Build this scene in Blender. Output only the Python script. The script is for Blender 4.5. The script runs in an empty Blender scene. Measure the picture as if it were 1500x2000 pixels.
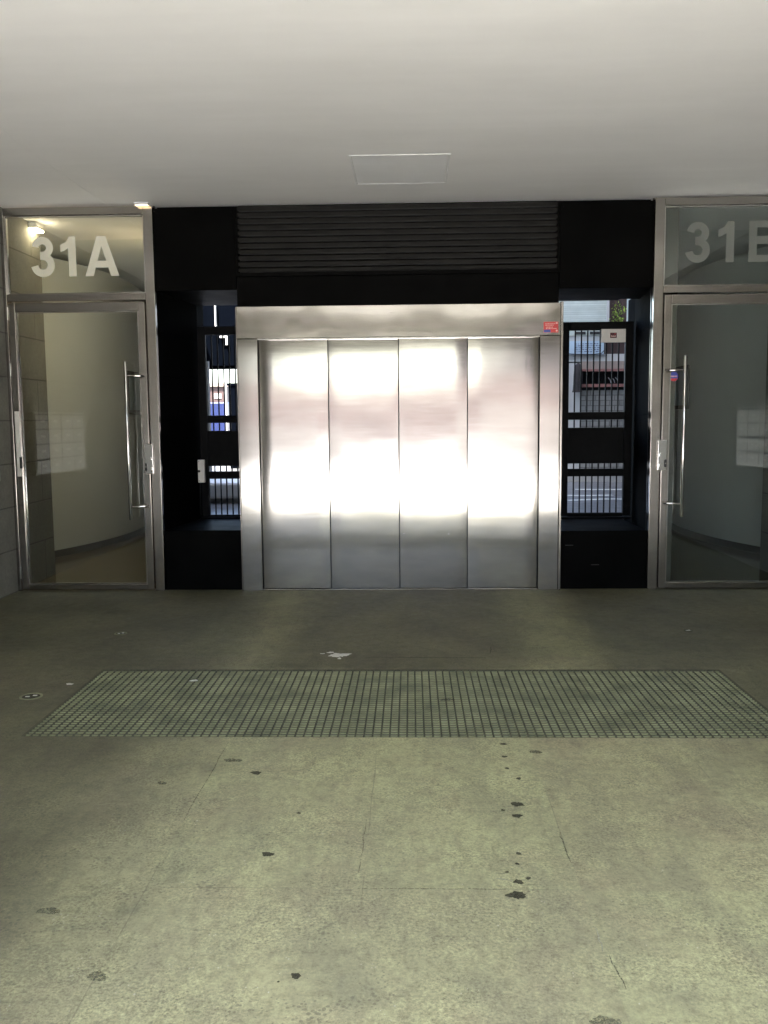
import bpy, bmesh, math, random
from mathutils import Vector, Matrix
random.seed(7)
R = math.radians
SC = bpy.context.scene
COL = SC.collection

# ------------------------------------------------------------------ camera
cam_d = bpy.data.cameras.new('camera')
cam = bpy.data.objects.new('camera', cam_d)
COL.objects.link(cam)
rx = Vector((0.9995044, 0.03025045, -0.00870995))
ux = Vector((0.0055548, 0.10286021, 0.99468031))
fx = Vector((-0.03098544, 0.99423573, -0.1026412))
rx = Vector((0.9995044, 0.03025045, 0.0)) if False else ux.cross(-fx).normalized()
ux = (-fx).cross(rx).normalized()
M = Matrix((rx, ux, -fx)).transposed().to_4x4()
M.translation = Vector((0, -7.835, 1.5))
cam.matrix_world = M
cam_d.sensor_fit = 'VERTICAL'
cam_d.sensor_height = 36.0
cam_d.lens = 36.0 * 1747.6 / 2000.0
cam_d.clip_start = 0.05
cam_d.clip_end = 1000
SC.camera = cam
SC.render.resolution_x, SC.render.resolution_y = 768, 1024

# ------------------------------------------------------------------ world + sun
SUN_EL, SUN_AZ = R(63), R(200)      # azimuth: direction the sun stands in, clockwise from +Y
w = bpy.data.worlds.new("World")
SC.world = w
w.use_nodes = True
nt = w.node_tree
nt.nodes.clear()
sky = nt.nodes.new('ShaderNodeTexSky')
sky.sky_type = 'NISHITA'
sky.sun_disc = False
sky.sun_elevation = SUN_EL
sky.sun_rotation = SUN_AZ
sky.dust_density = 2.0
sky.ozone_density = 0.4
bg = nt.nodes.new('ShaderNodeBackground')
bg.inputs[1].default_value = 0.135
wo = nt.nodes.new('ShaderNodeOutputWorld')
nt.links.new(sky.outputs[0], bg.inputs[0])
nt.links.new(bg.outputs[0], wo.inputs[0])

sd = bpy.data.lights.new('sun', 'SUN')
sd.energy = 5.0
sd.angle = R(0.5)
sd.color = (1.0, 0.965, 0.91)
sun = bpy.data.objects.new('sun', sd)
COL.objects.link(sun)
sdir = Vector((math.sin(SUN_AZ) * math.cos(SUN_EL), math.cos(SUN_AZ) * math.cos(SUN_EL), math.sin(SUN_EL)))
sun.rotation_euler = (-sdir).to_track_quat('-Z', 'Y').to_euler()

SC.view_settings.view_transform = 'Standard'
SC.view_settings.look = 'None'
SC.view_settings.gamma = 1
SC.view_settings.exposure = 3.12
SC.cycles.max_bounces = 10
SC.cycles.diffuse_bounces = 6
SC.cycles.glossy_bounces = 5
SC.cycles.transmission_bounces = 6
SC.cycles.transparent_max_bounces = 12
SC.cycles.sample_clamp_indirect = 12
SC.cycles.use_denoising = True

# ------------------------------------------------------------------ materials
MATS = {}

class NT:
    """small node-tree helper"""
    def __init__(s, name):
        s.m = bpy.data.materials.new(name)
        s.m.use_nodes = True
        s.t = s.m.node_tree
        s.t.nodes.clear()
        s.out = s.n('OutputMaterial')
        s.tc = s.n('TexCoord')
        s.pos = s.tc.outputs['Object']
    def n(s, kind, **kw):
        nd = s.t.nodes.new('ShaderNode' + kind)
        for k, v in kw.items():
            setattr(nd, k, v)
        return nd
    def l(s, a, b):
        s.t.links.new(a, b)
    def setin(s, sock, v):
        if hasattr(v, 'is_output') or isinstance(v, bpy.types.NodeSocket):
            s.l(v, sock)
        else:
            sock.default_value = v
    def math(s, op, a, b=0.0, c=None, clamp=False):
        nd = s.n('Math', operation=op)
        nd.use_clamp = clamp
        s.setin(nd.inputs[0], a)
        s.setin(nd.inputs[1], b)
        if c is not None:
            s.setin(nd.inputs[2], c)
        return nd.outputs[0]
    def noise(s, scale=5, detail=4, rough=0.5, vec=None, dist=0.0):
        nd = s.n('TexNoise')
        nd.inputs['Scale'].default_value = scale
        nd.inputs['Detail'].default_value = detail
        nd.inputs['Roughness'].default_value = rough
        nd.inputs['Distortion'].default_value = dist
        s.l(vec if vec is not None else s.pos, nd.inputs['Vector'])
        return nd.outputs['Fac']
    def map(s, scale=(1, 1, 1), loc=(0, 0, 0), rot=(0, 0, 0)):
        nd = s.n('Mapping')
        nd.inputs['Scale'].default_value = scale
        nd.inputs['Location'].default_value = loc
        nd.inputs['Rotation'].default_value = rot
        s.l(s.pos, nd.inputs['Vector'])
        return nd.outputs[0]
    def ramp(s, fac, stops):
        nd = s.n('ValToRGB')
        cr = nd.color_ramp
        while len(cr.elements) < len(stops):
            cr.elements.new(0.5)
        for e, (p, c) in zip(cr.elements, stops):
            e.position = p
            e.color = c if len(c) == 4 else (*c, 1)
        s.l(fac, nd.inputs[0])
        return nd.outputs[0]
    def mix(s, fac, a, b, mode='MIX'):
        nd = s.n('Mix', data_type='RGBA', blend_type=mode)
        s.setin(nd.inputs[0], fac)
        s.setin(nd.inputs[6], a if not isinstance(a, tuple) else (*a[:3], 1))
        s.setin(nd.inputs[7], b if not isinstance(b, tuple) else (*b[:3], 1))
        return nd.outputs[2]
    def bump(s, h, dist=0.002, strength=1.0, normal=None):
        nd = s.n('Bump')
        nd.inputs['Strength'].default_value = strength
        nd.inputs['Distance'].default_value = dist
        s.l(h, nd.inputs['Height'])
        if normal is not None:
            s.l(normal, nd.inputs['Normal'])
        return nd.outputs[0]
    def bsdf(s, color, rough=0.5, metal=0.0, normal=None, **kw):
        b = s.n('BsdfPrincipled')
        s.setin(b.inputs['Base Color'], color if not isinstance(color, tuple) else (*color[:3], 1))
        s.setin(b.inputs['Roughness'], rough)
        s.setin(b.inputs['Metallic'], metal)
        if normal is not None:
            s.l(normal, b.inputs['Normal'])
        for k, v in kw.items():
            s.setin(b.inputs[k.replace('_', ' ')], v)
        return b.outputs[0]
    def done(s, shader):
        s.l(shader, s.out.inputs['Surface'])
        return s.m

def simple(name, color, rough=0.5, metal=0.0, var=0.12, scale=12, bump=0.0005, bscale=80, spec=0.5):
    t = NT(name)
    n = t.noise(scale, 5, 0.6)
    dark = tuple(c * (1 - var) for c in color)
    lite = tuple(min(1, c * (1 + var)) for c in color)
    c = t.ramp(n, [(0.3, dark), (0.7, lite)])
    r = t.math('MULTIPLY_ADD', t.noise(scale * 1.7, 3), 0.16, max(0.02, rough - 0.08))
    nm = t.bump(t.noise(bscale, 3), bump) if bump else None
    return t.done(t.bsdf(c, r, metal, nm, Specular_IOR_Level=spec))

def mat_floor():
    t = NT('porch_floor')
    sep = t.n('SeparateXYZ'); t.l(t.pos, sep.inputs[0])
    X, Y = sep.outputs[0], sep.outputs[1]
    big = t.noise(1.1, 4, 0.55)
    mid = t.noise(6, 6, 0.7)
    fine = t.noise(95, 6, 0.8)
    c = t.mix(big, (0.345, 0.345, 0.192), (0.39, 0.378, 0.228))
    c = t.mix(t.math('MULTIPLY', t.ramp(mid, [(0.42, (0, 0, 0)), (0.72, (1, 1, 1))]), 0.30), c, (0.11, 0.107, 0.082))
    c = t.mix(t.math('MULTIPLY', t.ramp(t.noise(2.3, 3, 0.6), [(0.5, (0, 0, 0)), (0.75, (1, 1, 1))]), 0.30), c, (0.25, 0.175, 0.135))
    # greyish granular wear
    g = t.ramp(fine, [(0.34, (0.15, 0.15, 0.15)), (0.5, (1, 1, 1)), (0.66, (1.8, 1.8, 1.75))])
    amp = t.math('MULTIPLY_ADD', t.ramp(t.noise(3.2, 4, 0.65, t.map((1, 1, 1), (7, 7, 0))), [(0.35, (0, 0, 0)), (0.68, (1, 1, 1))]), 0.75, 0.18)
    c = t.mix(amp, c, g, 'MULTIPLY')
    fl2 = t.ramp(t.noise(26, 5, 0.8, t.map((1, 1, 1), (3, 1, 0))), [(0.36, (0.62, 0.62, 0.60)), (0.5, (1, 1, 1)), (0.66, (1.25, 1.25, 1.2))])
    c = t.mix(0.65, c, fl2, 'MULTIPLY')
    # each cast slab takes its own tint
    bx_ = t.math('FLOOR', t.math('DIVIDE', t.math('ADD', X, 0.865), 0.70))
    by_ = t.math('FLOOR', t.math('DIVIDE', t.math('ADD', Y, 5.10), 1.41))
    wn = t.n('TexWhiteNoise', noise_dimensions='2D')
    cb = t.n('CombineXYZ'); t.l(bx_, cb.inputs[0]); t.l(by_, cb.inputs[1]); t.l(cb.outputs[0], wn.inputs[0])
    c = t.mix(1.0, c, t.ramp(wn.outputs[0], [(0, (0.94, 0.93, 0.92)), (0.5, (1.0, 0.99, 0.98)), (1, (1.0, 1.02, 0.98))]), 'MULTIPLY')
    # pale chips and dark grains
    v = t.n('TexVoronoi', feature='F1'); v.inputs['Scale'].default_value = 62; t.l(t.map((1, 0.75, 1)), v.inputs[0])
    chip = t.math('LESS_THAN', v.outputs['Distance'], t.math('MULTIPLY', t.math('SUBTRACT', t.noise(9, 2), 0.50), 0.9))
    c = t.mix(t.math('MULTIPLY', chip, 0.5), c, (0.62, 0.60, 0.50))
    v2 = t.n('TexVoronoi', feature='F1'); v2.inputs['Scale'].default_value = 60; t.l(t.map((1, 1, 1), (3, 7, 0)), v2.inputs[0])
    gr = t.math('LESS_THAN', v2.outputs['Distance'], t.math('MULTIPLY', t.math('SUBTRACT', t.noise(5, 3), 0.42), 1.3))
    c = t.mix(t.math('MULTIPLY', gr, 0.5), c, (0.10, 0.10, 0.07))
    # hairline joints between slabs, broken up
    wob = t.math('MULTIPLY', t.math('SUBTRACT', t.noise(3, 3), 0.5), 0.012)
    def joint(coord, off, step):
        f = t.math('FRACT', t.math('DIVIDE', t.math('ADD', t.math('ADD', coord, off + 50 * step), wob), step))
        d = t.math('MULTIPLY', t.math('MINIMUM', f, t.math('SUBTRACT', 1.0, f)), step)
        return t.math('LESS_THAN', d, 0.0022)
    brk = t.ramp(t.noise(2.6, 3, 0.6), [(0.47, (0, 0, 0)), (0.58, (1, 1, 1))])
    brk2 = t.ramp(t.noise(2.1, 3, 0.6, t.map((1, 1, 1), (9, 4, 0))), [(0.45, (0, 0, 0)), (0.58, (1, 1, 1))])
    j = t.math('MAXIMUM', t.math('MULTIPLY', joint(X, 0.865, 0.70), brk), t.math('MULTIPLY', joint(Y, 5.10, 1.41), brk2))
    c = t.mix(t.math('MULTIPLY', j, 0.38), c, (0.09, 0.085, 0.06))
    # long smears, drag marks and blotches of aged grime
    sm1 = t.ramp(t.noise(1.6, 6, 0.7, t.map((2.2, 0.7, 1), (5, 2, 0)), 0.6), [(0.46, (0, 0, 0)), (0.66, (1, 1, 1))])
    c = t.mix(t.math('MULTIPLY', sm1, 0.38), c, (0.15, 0.145, 0.105))
    sm2 = t.ramp(t.noise(9, 6, 0.75, t.map((1.6, 0.8, 1), (1, 8, 0)), 0.4), [(0.52, (0, 0, 0)), (0.68, (1, 1, 1))])
    c = t.mix(t.math('MULTIPLY', sm2, 0.30), c, (0.12, 0.115, 0.085))
    # trodden dirt in front of the lift door
    dirt = t.ramp(t.noise(1.5, 5, 0.65, t.map((1, 1, 1), (2, 1, 0))), [(0.4, (0, 0, 0)), (0.7, (1, 1, 1))])
    c = t.mix(t.math('MULTIPLY', dirt, 0.25), c, (0.10, 0.088, 0.072))
    # daylight falloff and some dirt painted in between the grate and the doors
    far_dirt_shade = t.n('MapRange', interpolation_type='SMOOTHSTEP'); far_dirt_shade.inputs[1].default_value = -2.75; far_dirt_shade.inputs[2].default_value = -2.5
    t.l(t.math('ADD', Y, t.math('MULTIPLY', t.math('SUBTRACT', t.noise(3, 4), 0.5), 0.3)), far_dirt_shade.inputs[0])
    # shaded sides of the floor, painted as a dark tone beside the light pool
    side_shade = t.n('MapRange', interpolation_type='SMOOTHSTEP'); side_shade.inputs[1].default_value = 0.95; side_shade.inputs[2].default_value = 1.75
    t.l(t.math('ADD', t.math('ABSOLUTE', t.math('SUBTRACT', X, 0.30)), t.math('MULTIPLY', t.math('SUBTRACT', t.noise(2, 4), 0.5), 0.6)), side_shade.inputs[0])
    # light thrown back by the steel door, painted as two paler bands
    def light_band(xc):
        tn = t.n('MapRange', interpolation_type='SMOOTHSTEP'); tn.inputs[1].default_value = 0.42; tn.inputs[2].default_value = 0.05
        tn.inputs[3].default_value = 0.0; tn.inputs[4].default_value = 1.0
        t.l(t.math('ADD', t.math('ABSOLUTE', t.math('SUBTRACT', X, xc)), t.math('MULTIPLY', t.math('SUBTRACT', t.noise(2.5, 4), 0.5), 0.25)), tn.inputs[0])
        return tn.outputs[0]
    shade_keep = t.math('SUBTRACT', 1.0, t.math('MULTIPLY', t.math('MAXIMUM', light_band(-1.08), light_band(0.98)), 0.5))
    both = t.math('MAXIMUM', t.math('MULTIPLY', far_dirt_shade.outputs[0], shade_keep), t.math('MULTIPLY', side_shade.outputs[0], 0.95))
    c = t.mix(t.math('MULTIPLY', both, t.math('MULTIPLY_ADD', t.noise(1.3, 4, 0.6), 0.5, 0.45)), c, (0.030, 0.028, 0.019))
    h = t.math('ADD', t.math('MULTIPLY', fine, 0.6), t.math('MULTIPLY', mid, 0.8))
    nm = t.bump(h, 0.0014, 0.6)
    r = t.math('MULTIPLY_ADD', t.noise(14, 5), 0.25, 0.50)
    return t.done(t.bsdf(c, r, 0, nm, Specular_IOR_Level=0.35))

def mat_steel(name, rough=0.09, wave=0.0005, color=(0.50, 0.482, 0.455), seed=0.0, grain=0.0):
    """brushed stainless steel: grain along X, gentle buckling"""
    t = NT(name)
    br = t.noise(18, 4, 0.7, t.map((0.5, 1, 45), (seed, 0, seed)))       # horizontal grain
    sm = t.noise(2.6, 5, 0.6, t.map((0.5, 1, 2.2), (seed * 3, 0, 1)))     # smears
    c = t.ramp(sm, [(0.3, tuple(x * 0.88 for x in color)), (0.7, tuple(min(1, x * 1.06) for x in color))])
    c = t.mix(0.35, c, t.ramp(br, [(0.3, (0.8, 0.8, 0.8)), (0.7, (1.15, 1.15, 1.15))]), 'MULTIPLY')
    r = t.math('ADD', t.math('MULTIPLY_ADD', br, 0.03, rough), t.math('MULTIPLY', sm, 0.02))
    big = t.noise(1.7, 2, 0.4, t.map((1.0, 1, 0.8), (seed, 0, seed * 2)))
    nm = t.bump(big, wave * 6, 1.0)
    smudge = t.ramp(t.noise(7, 5, 0.7, t.map((0.25, 1, 5), (seed * 5, 0, 3))), [(0.45, (0, 0, 0)), (0.7, (1, 1, 1))])
    r = t.math('ADD', r, t.math('MULTIPLY', smudge, 0.03))
    b = t.n('BsdfPrincipled')
    t.l(c, b.inputs['Base Color']); t.l(r, b.inputs['Roughness']); b.inputs['Metallic'].default_value = 1
    b.inputs['Anisotropic'].default_value = 0.45
    tg = t.n('Tangent', direction_type='RADIAL', axis='Z')
    t.l(tg.outputs[0], b.inputs['Tangent']); t.l(nm, b.inputs['Normal'])
    return t.done(b.outputs[0])

def mat_concrete(name, col, joint=True, axis='YZ'):
    t = NT(name)
    n = t.noise(3, 6, 0.65); f = t.noise(40, 5, 0.7)
    c = t.ramp(n, [(0.25, tuple(x * 0.72 for x in col)), (0.55, col), (0.8, tuple(x * 1.18 for x in col))])
    c = t.mix(0.6, c, t.ramp(f, [(0.35, (0.75, 0.75, 0.75)), (0.65, (1.15, 1.15, 1.15))]), 'MULTIPLY')
    h = f
    if joint:
        sep = t.n('SeparateXYZ'); t.l(t.pos, sep.inputs[0])
        cb = t.n('CombineXYZ'); t.l(sep.outputs[1], cb.inputs[0]); t.l(sep.outputs[2], cb.inputs[1])
        b = t.n('TexBrick'); t.l(cb.outputs[0], b.inputs[0])
        b.inputs['Scale'].default_value = 1.0
        b.inputs['Brick Width'].default_value = 1.2; b.inputs['Row Height'].default_value = 0.38
        b.inputs['Mortar Size'].default_value = 0.006; b.inputs['Mortar Smooth'].default_value = 0.2
        c = t.mix(t.math('MULTIPLY', b.outputs['Fac'], 0.75), c, tuple(x * 0.3 for x in col))
        h = t.math('SUBTRACT', t.math('MULTIPLY', f, 0.3), b.outputs['Fac'])
    return t.done(t.bsdf(c, 0.75, 0, t.bump(h, 0.004)))

def mat_glass():
    t = NT('glass')
    fr = t.n('Fresnel'); fr.inputs[0].default_value = 1.75
    tr = t.n('BsdfTransparent'); tr.inputs[0].default_value = (0.90, 0.94, 0.92, 1)
    gl = t.n('BsdfGlossy'); gl.inputs['Roughness'].default_value = 0.0
    gl.inputs[0].default_value = (1, 1, 1, 1)
    t.l(t.bump(t.noise(1.2, 1), 0.0006), gl.inputs['Normal'])
    mx = t.n('MixShader')
    t.l(fr.outputs[0], mx.inputs[0]); t.l(tr.outputs[0], mx.inputs[1]); t.l(gl.outputs[0], mx.inputs[2])
    return t.done(mx.outputs[0])

def mat_vinyl(name, dc, fac):
    t = NT(name)
    d = t.n('BsdfDiffuse'); d.inputs[0].default_value = (*dc, 1)
    tl = t.n('BsdfTranslucent'); tl.inputs[0].default_value = (0.95, 0.94, 0.86, 1)
    mx = t.n('MixShader'); mx.inputs[0].default_value = fac
    t.l(d.outputs[0], mx.inputs[1]); t.l(tl.outputs[0], mx.inputs[2])
    return t.done(mx.outputs[0])

def mat_emit(name, col, st):
    t = NT(name)
    e = t.n('Emission'); e.inputs[0].default_value = (*col, 1); e.inputs[1].default_value = st
    return t.done(e.outputs[0])

def mat_tiles(name, col, mortar, bw, rh, ms, axis='XZ', rough=0.6):
    t = NT(name)
    sep = t.n('SeparateXYZ'); t.l(t.pos, sep.inputs[0])
    cb = t.n('CombineXYZ')
    t.l(sep.outputs[0 if axis[0] == 'X' else 1], cb.inputs[0]); t.l(sep.outputs[2 if axis[1] == 'Z' else 1], cb.inputs[1])
    b = t.n('TexBrick'); t.l(cb.outputs[0], b.inputs[0])
    b.inputs['Scale'].default_value = 1.0
    b.inputs['Brick Width'].default_value = bw; b.inputs['Row Height'].default_value = rh
    b.inputs['Mortar Size'].default_value = ms
    b.inputs['Color1'].default_value = (*[x * 0.88 for x in col], 1)
    b.inputs['Color2'].default_value = (*[min(1, x * 1.1) for x in col], 1)
    b.inputs['Mortar'].default_value = (*mortar, 1)
    c = t.mix(0.5, b.outputs[0], t.ramp(t.noise(7, 5), [(0.3, (0.8, 0.8, 0.8)), (0.7, (1.1, 1.1, 1.1))]), 'MULTIPLY')
    return t.done(t.bsdf(c, rough, 0, t.bump(b.outputs['Fac'], -0.004)))

def mat_ceiling():
    t = NT('white_plaster')
    n = t.noise(0.9, 5, 0.6, t.map((1, 1.8, 1)))
    c = t.ramp(n, [(0.3, (0.81, 0.80, 0.795)), (0.7, (0.865, 0.855, 0.85))])
    s = t.noise(2.2, 3, 0.5, t.map((0.25, 4, 1)))
    c = t.mix(0.4, c, t.ramp(s, [(0.35, (0.975, 0.975, 0.975)), (0.65, (1.02, 1.02, 1.02))]), 'MULTIPLY')
    nm = t.bump(t.noise(2.5, 3, 0.5, t.map((0.7, 1.2, 1))), 0.004, 0.5)
    nm = t.bump(t.noise(120, 3), 0.0004, 1, nm)
    return t.done(t.bsdf(c, 0.7, 0, nm, Specular_IOR_Level=0.3))

M_ = MATS
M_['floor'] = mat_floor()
M_['ceiling'] = mat_ceiling()
M_['steel0'] = mat_steel('brushed_steel', seed=0.0)
M_['steel1'] = mat_steel('brushed_steel_b', seed=0.25)
M_['steel2'] = mat_steel('brushed_steel_c', seed=0.5)
M_['steel3'] = mat_steel('brushed_steel_d', seed=0.85)
M_['steelh'] = mat_steel('brushed_steel_header', rough=0.11, wave=0.0028, seed=21.0)
M_['frame'] = mat_steel('satin_frame_steel', rough=0.17, wave=0.0016, color=(0.42, 0.395, 0.365), seed=30)
M_['chrome'] = simple('polished_steel', (0.75, 0.74, 0.72), 0.12, 1.0, 0.05, bump=0)
M_['black'] = simple('black_paint', (0.0032, 0.0031, 0.0029), 0.5, 0, 0.5, 3, 0.0006, 25, spec=0.02)
M_['black_side'] = mat_tiles('black_block', (0.0030, 0.0030, 0.0029), (0.001, 0.001, 0.001), 1.2, 0.38, 0.006, 'YZ', 0.8)
for _n in M_['black_side'].node_tree.nodes:
    if _n.type == 'BSDF_PRINCIPLED': _n.inputs['Specular IOR Level'].default_value = 0.01
M_['gate'] = simple('black_gate_paint', (0.0045, 0.0045, 0.005), 0.6, 0, 0.3, 20, 0.0003, spec=0.1)
M_['louvre'] = simple('dusty_louvre', (0.010, 0.0092, 0.0078), 0.6, 0, 0.35, 9, 0.0005, spec=0.15)
M_['conc'] = mat_concrete('block_wall', (0.175, 0.172, 0.148))
M_['glass'] = mat_glass()
M_['vinyl'] = mat_vinyl('frosted_vinyl', (0.26, 0.28, 0.27), 0.5)
M_['vinylw'] = mat_vinyl('cream_vinyl', (0.80, 0.79, 0.68), 0.25)
M_['lobbywall'] = simple('lobby_plaster', (0.70, 0.725, 0.71), 0.6, 0, 0.04, 1.5, 0.0008, 60)
M_['lobbydark'] = simple('lobby_base', (0.07, 0.065, 0.055), 0.5)
M_['lobbyfloor'] = simple('lobby_floor', (0.20, 0.165, 0.105), 0.14, 0, 0.1, 30, 0.0001)
M_['white'] = simple('white_enamel', (0.74, 0.72, 0.68), 0.4, 0, 0.06, 20, 0.0002)
M_['grate'] = simple('galvanised_bar', (0.225, 0.232, 0.128), 0.65, 0.0, 0.4, 5, 0.0012, 120)
M_['gratedark'] = simple('grimy_rod', (0.075, 0.075, 0.042), 0.7, 0.1, 0.3, 20)
M_['pit'] = simple('pit_concrete', (0.05, 0.05, 0.04), 0.9)
M_['stain'] = simple('oil_stain', (0.075, 0.074, 0.06), 0.7, 0, 0.6, 60, 0.001)
def broken(name, col, thr=0.56, fac=1.0):
    t = NT(name)
    n = t.noise(130, 4, 0.8)
    hole = t.ramp(n, [(thr - .04, (fac, fac, fac)), (thr + .09, (0, 0, 0))])
    tr = t.n('BsdfTransparent'); mx = t.n('MixShader')
    t.l(hole, mx.inputs[0]); t.l(tr.outputs[0], mx.inputs[1]); t.l(t.bsdf(col, 0.75, 0, Specular_IOR_Level=0.3), mx.inputs[2])
    return t.done(mx.outputs[0])
M_['stain'] = broken('oil_stain', (0.062, 0.060, 0.036))
M_['scratch'] = broken('pale_scratch', (0.46, 0.46, 0.33), 0.5, 0.7)
M_['crack'] = broken('worn_joint', (0.17, 0.165, 0.105), 0.47, 0.4)
M_['stainfaint'] = broken('faded_stain', (0.165, 0.163, 0.10), 0.50, 0.45)
_x = simple('faded_stain', (0.20, 0.20, 0.145), 0.6, 0, 0.2, 60, 0.001)
M_['paint'] = simple('white_paint', (0.62, 0.62, 0.56), 0.6, 0, 0.15, 60, 0.001)
M_['mail'] = simple('mailbox_metal', (0.34, 0.34, 0.31), 0.4, 0.2, 0.08, 6, 0.0002)
M_['slot'] = simple('dark_slot', (0.02, 0.02, 0.018), 0.6)
M_['red'] = simple('red_print', (0.62, 0.05, 0.05), 0.4, 0, 0.05, 20, 0)
M_['blue'] = simple('blue_print', (0.05, 0.08, 0.42), 0.4, 0, 0.05, 20, 0)
M_['pinkprint'] = simple('pale_print', (0.85, 0.55, 0.52), 0.4, 0, 0.03, 20, 0)
M_['maroon'] = simple('maroon_print', (0.10, 0.02, 0.025), 0.4, 0, 0.1, 30, 0)
M_['paving'] = mat_tiles('street_paving', (0.68, 0.665, 0.64), (0.45, 0.44, 0.42), 0.6, 0.6, 0.012, 'XY', 0.8)
M_['rearpaving'] = simple('rear_asphalt', (0.11, 0.108, 0.105), 0.45, 0, 0.3, 5, 0.003, 60)
M_['asphalt'] = simple('asphalt', (0.06, 0.06, 0.06), 0.8, 0, 0.3, 5, 0.003, 60)
M_['kerb'] = simple('kerb_stone', (0.5, 0.49, 0.46), 0.7, 0, 0.1, 10, 0.002)
M_['pinkwall'] = simple('pink_render', (0.235, 0.17, 0.152), 0.85, 0, 0.1, 2, 0.003, 30)
M_['greywall'] = simple('grey_render', (0.25, 0.225, 0.21), 0.85, 0, 0.1, 2, 0.003, 30)
M_['whitewall'] = simple('white_render', (0.42, 0.42, 0.40), 0.8, 0, 0.06, 3, 0.002, 40)
M_['tilewall'] = mat_tiles('grey_block_wall', (0.20, 0.20, 0.185), (0.10, 0.10, 0.09), 0.16, 0.085, 0.008, 'XZ')
M_['brown'] = simple('brown_panel', (0.055, 0.030, 0.026), 0.6)
M_['beige'] = simple('beige_cornice', (0.26, 0.21, 0.175), 0.7)
M_['redtrim'] = simple('red_trim', (0.22, 0.10, 0.085), 0.6)
M_['shopdark'] = simple('dark_window', (0.005, 0.006, 0.007), 0.35, spec=0.15)
M_['jacket'] = simple('dark_cloth', (0.018, 0.014, 0.013), 0.9)
M_['bluesign'] = simple('pale_blue_board', (0.36, 0.46, 0.54), 0.6, 0, 0.05, 6, 0)
M_['inkblue'] = simple('ink', (0.08, 0.09, 0.16), 0.6, bump=0)
M_['roller'] = mat_tiles('slatted_blind', (0.50, 0.55, 0.50), (0.36, 0.40, 0.36), 4.0, 0.035, 0.004, 'XZ')
M_['leaf'] = simple('leaf', (0.24, 0.36, 0.04), 0.5, 0, 0.4, 14, 0.0003)
M_['stem'] = simple('stem', (0.08, 0.05, 0.03), 0.8)
M_['bluepaint'] = simple('blue_paint', (0.004, 0.010, 0.06), 0.35)
M_['navy'] = simple('navy_panel', (0.0014, 0.0020, 0.0035), 0.8, spec=0.0)
M_['greymetal'] = simple('grey_post_paint', (0.30, 0.31, 0.30), 0.5)
M_['scuff'] = simple('rubbed_paint', (0.045, 0.045, 0.045), 0.7)
M_['rubber'] = simple('black_rubber', (0.015, 0.015, 0.015), 0.7)
M_['hatch'] = simple('hatch_plaster', (0.825, 0.825, 0.835), 0.7, 0, 0.03, 3, 0.0004)
M_['hatchframe'] = simple('hatch_frame', (0.75, 0.75, 0.755), 0.5, 0, 0.05, 8, 0.0004)
M_['lamp'] = mat_emit('lamp_glow', (1.0, 0.78, 0.48), 9)
M_['lampdim'] = mat_emit('warm_lamp_glow', (1.0, 0.74, 0.42), 0.5)
M_['concrete_base'] = simple('bench_concrete', (0.9, 0.9, 0.88), 0.6, 0, 0.06, 4, 0.001)

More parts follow.
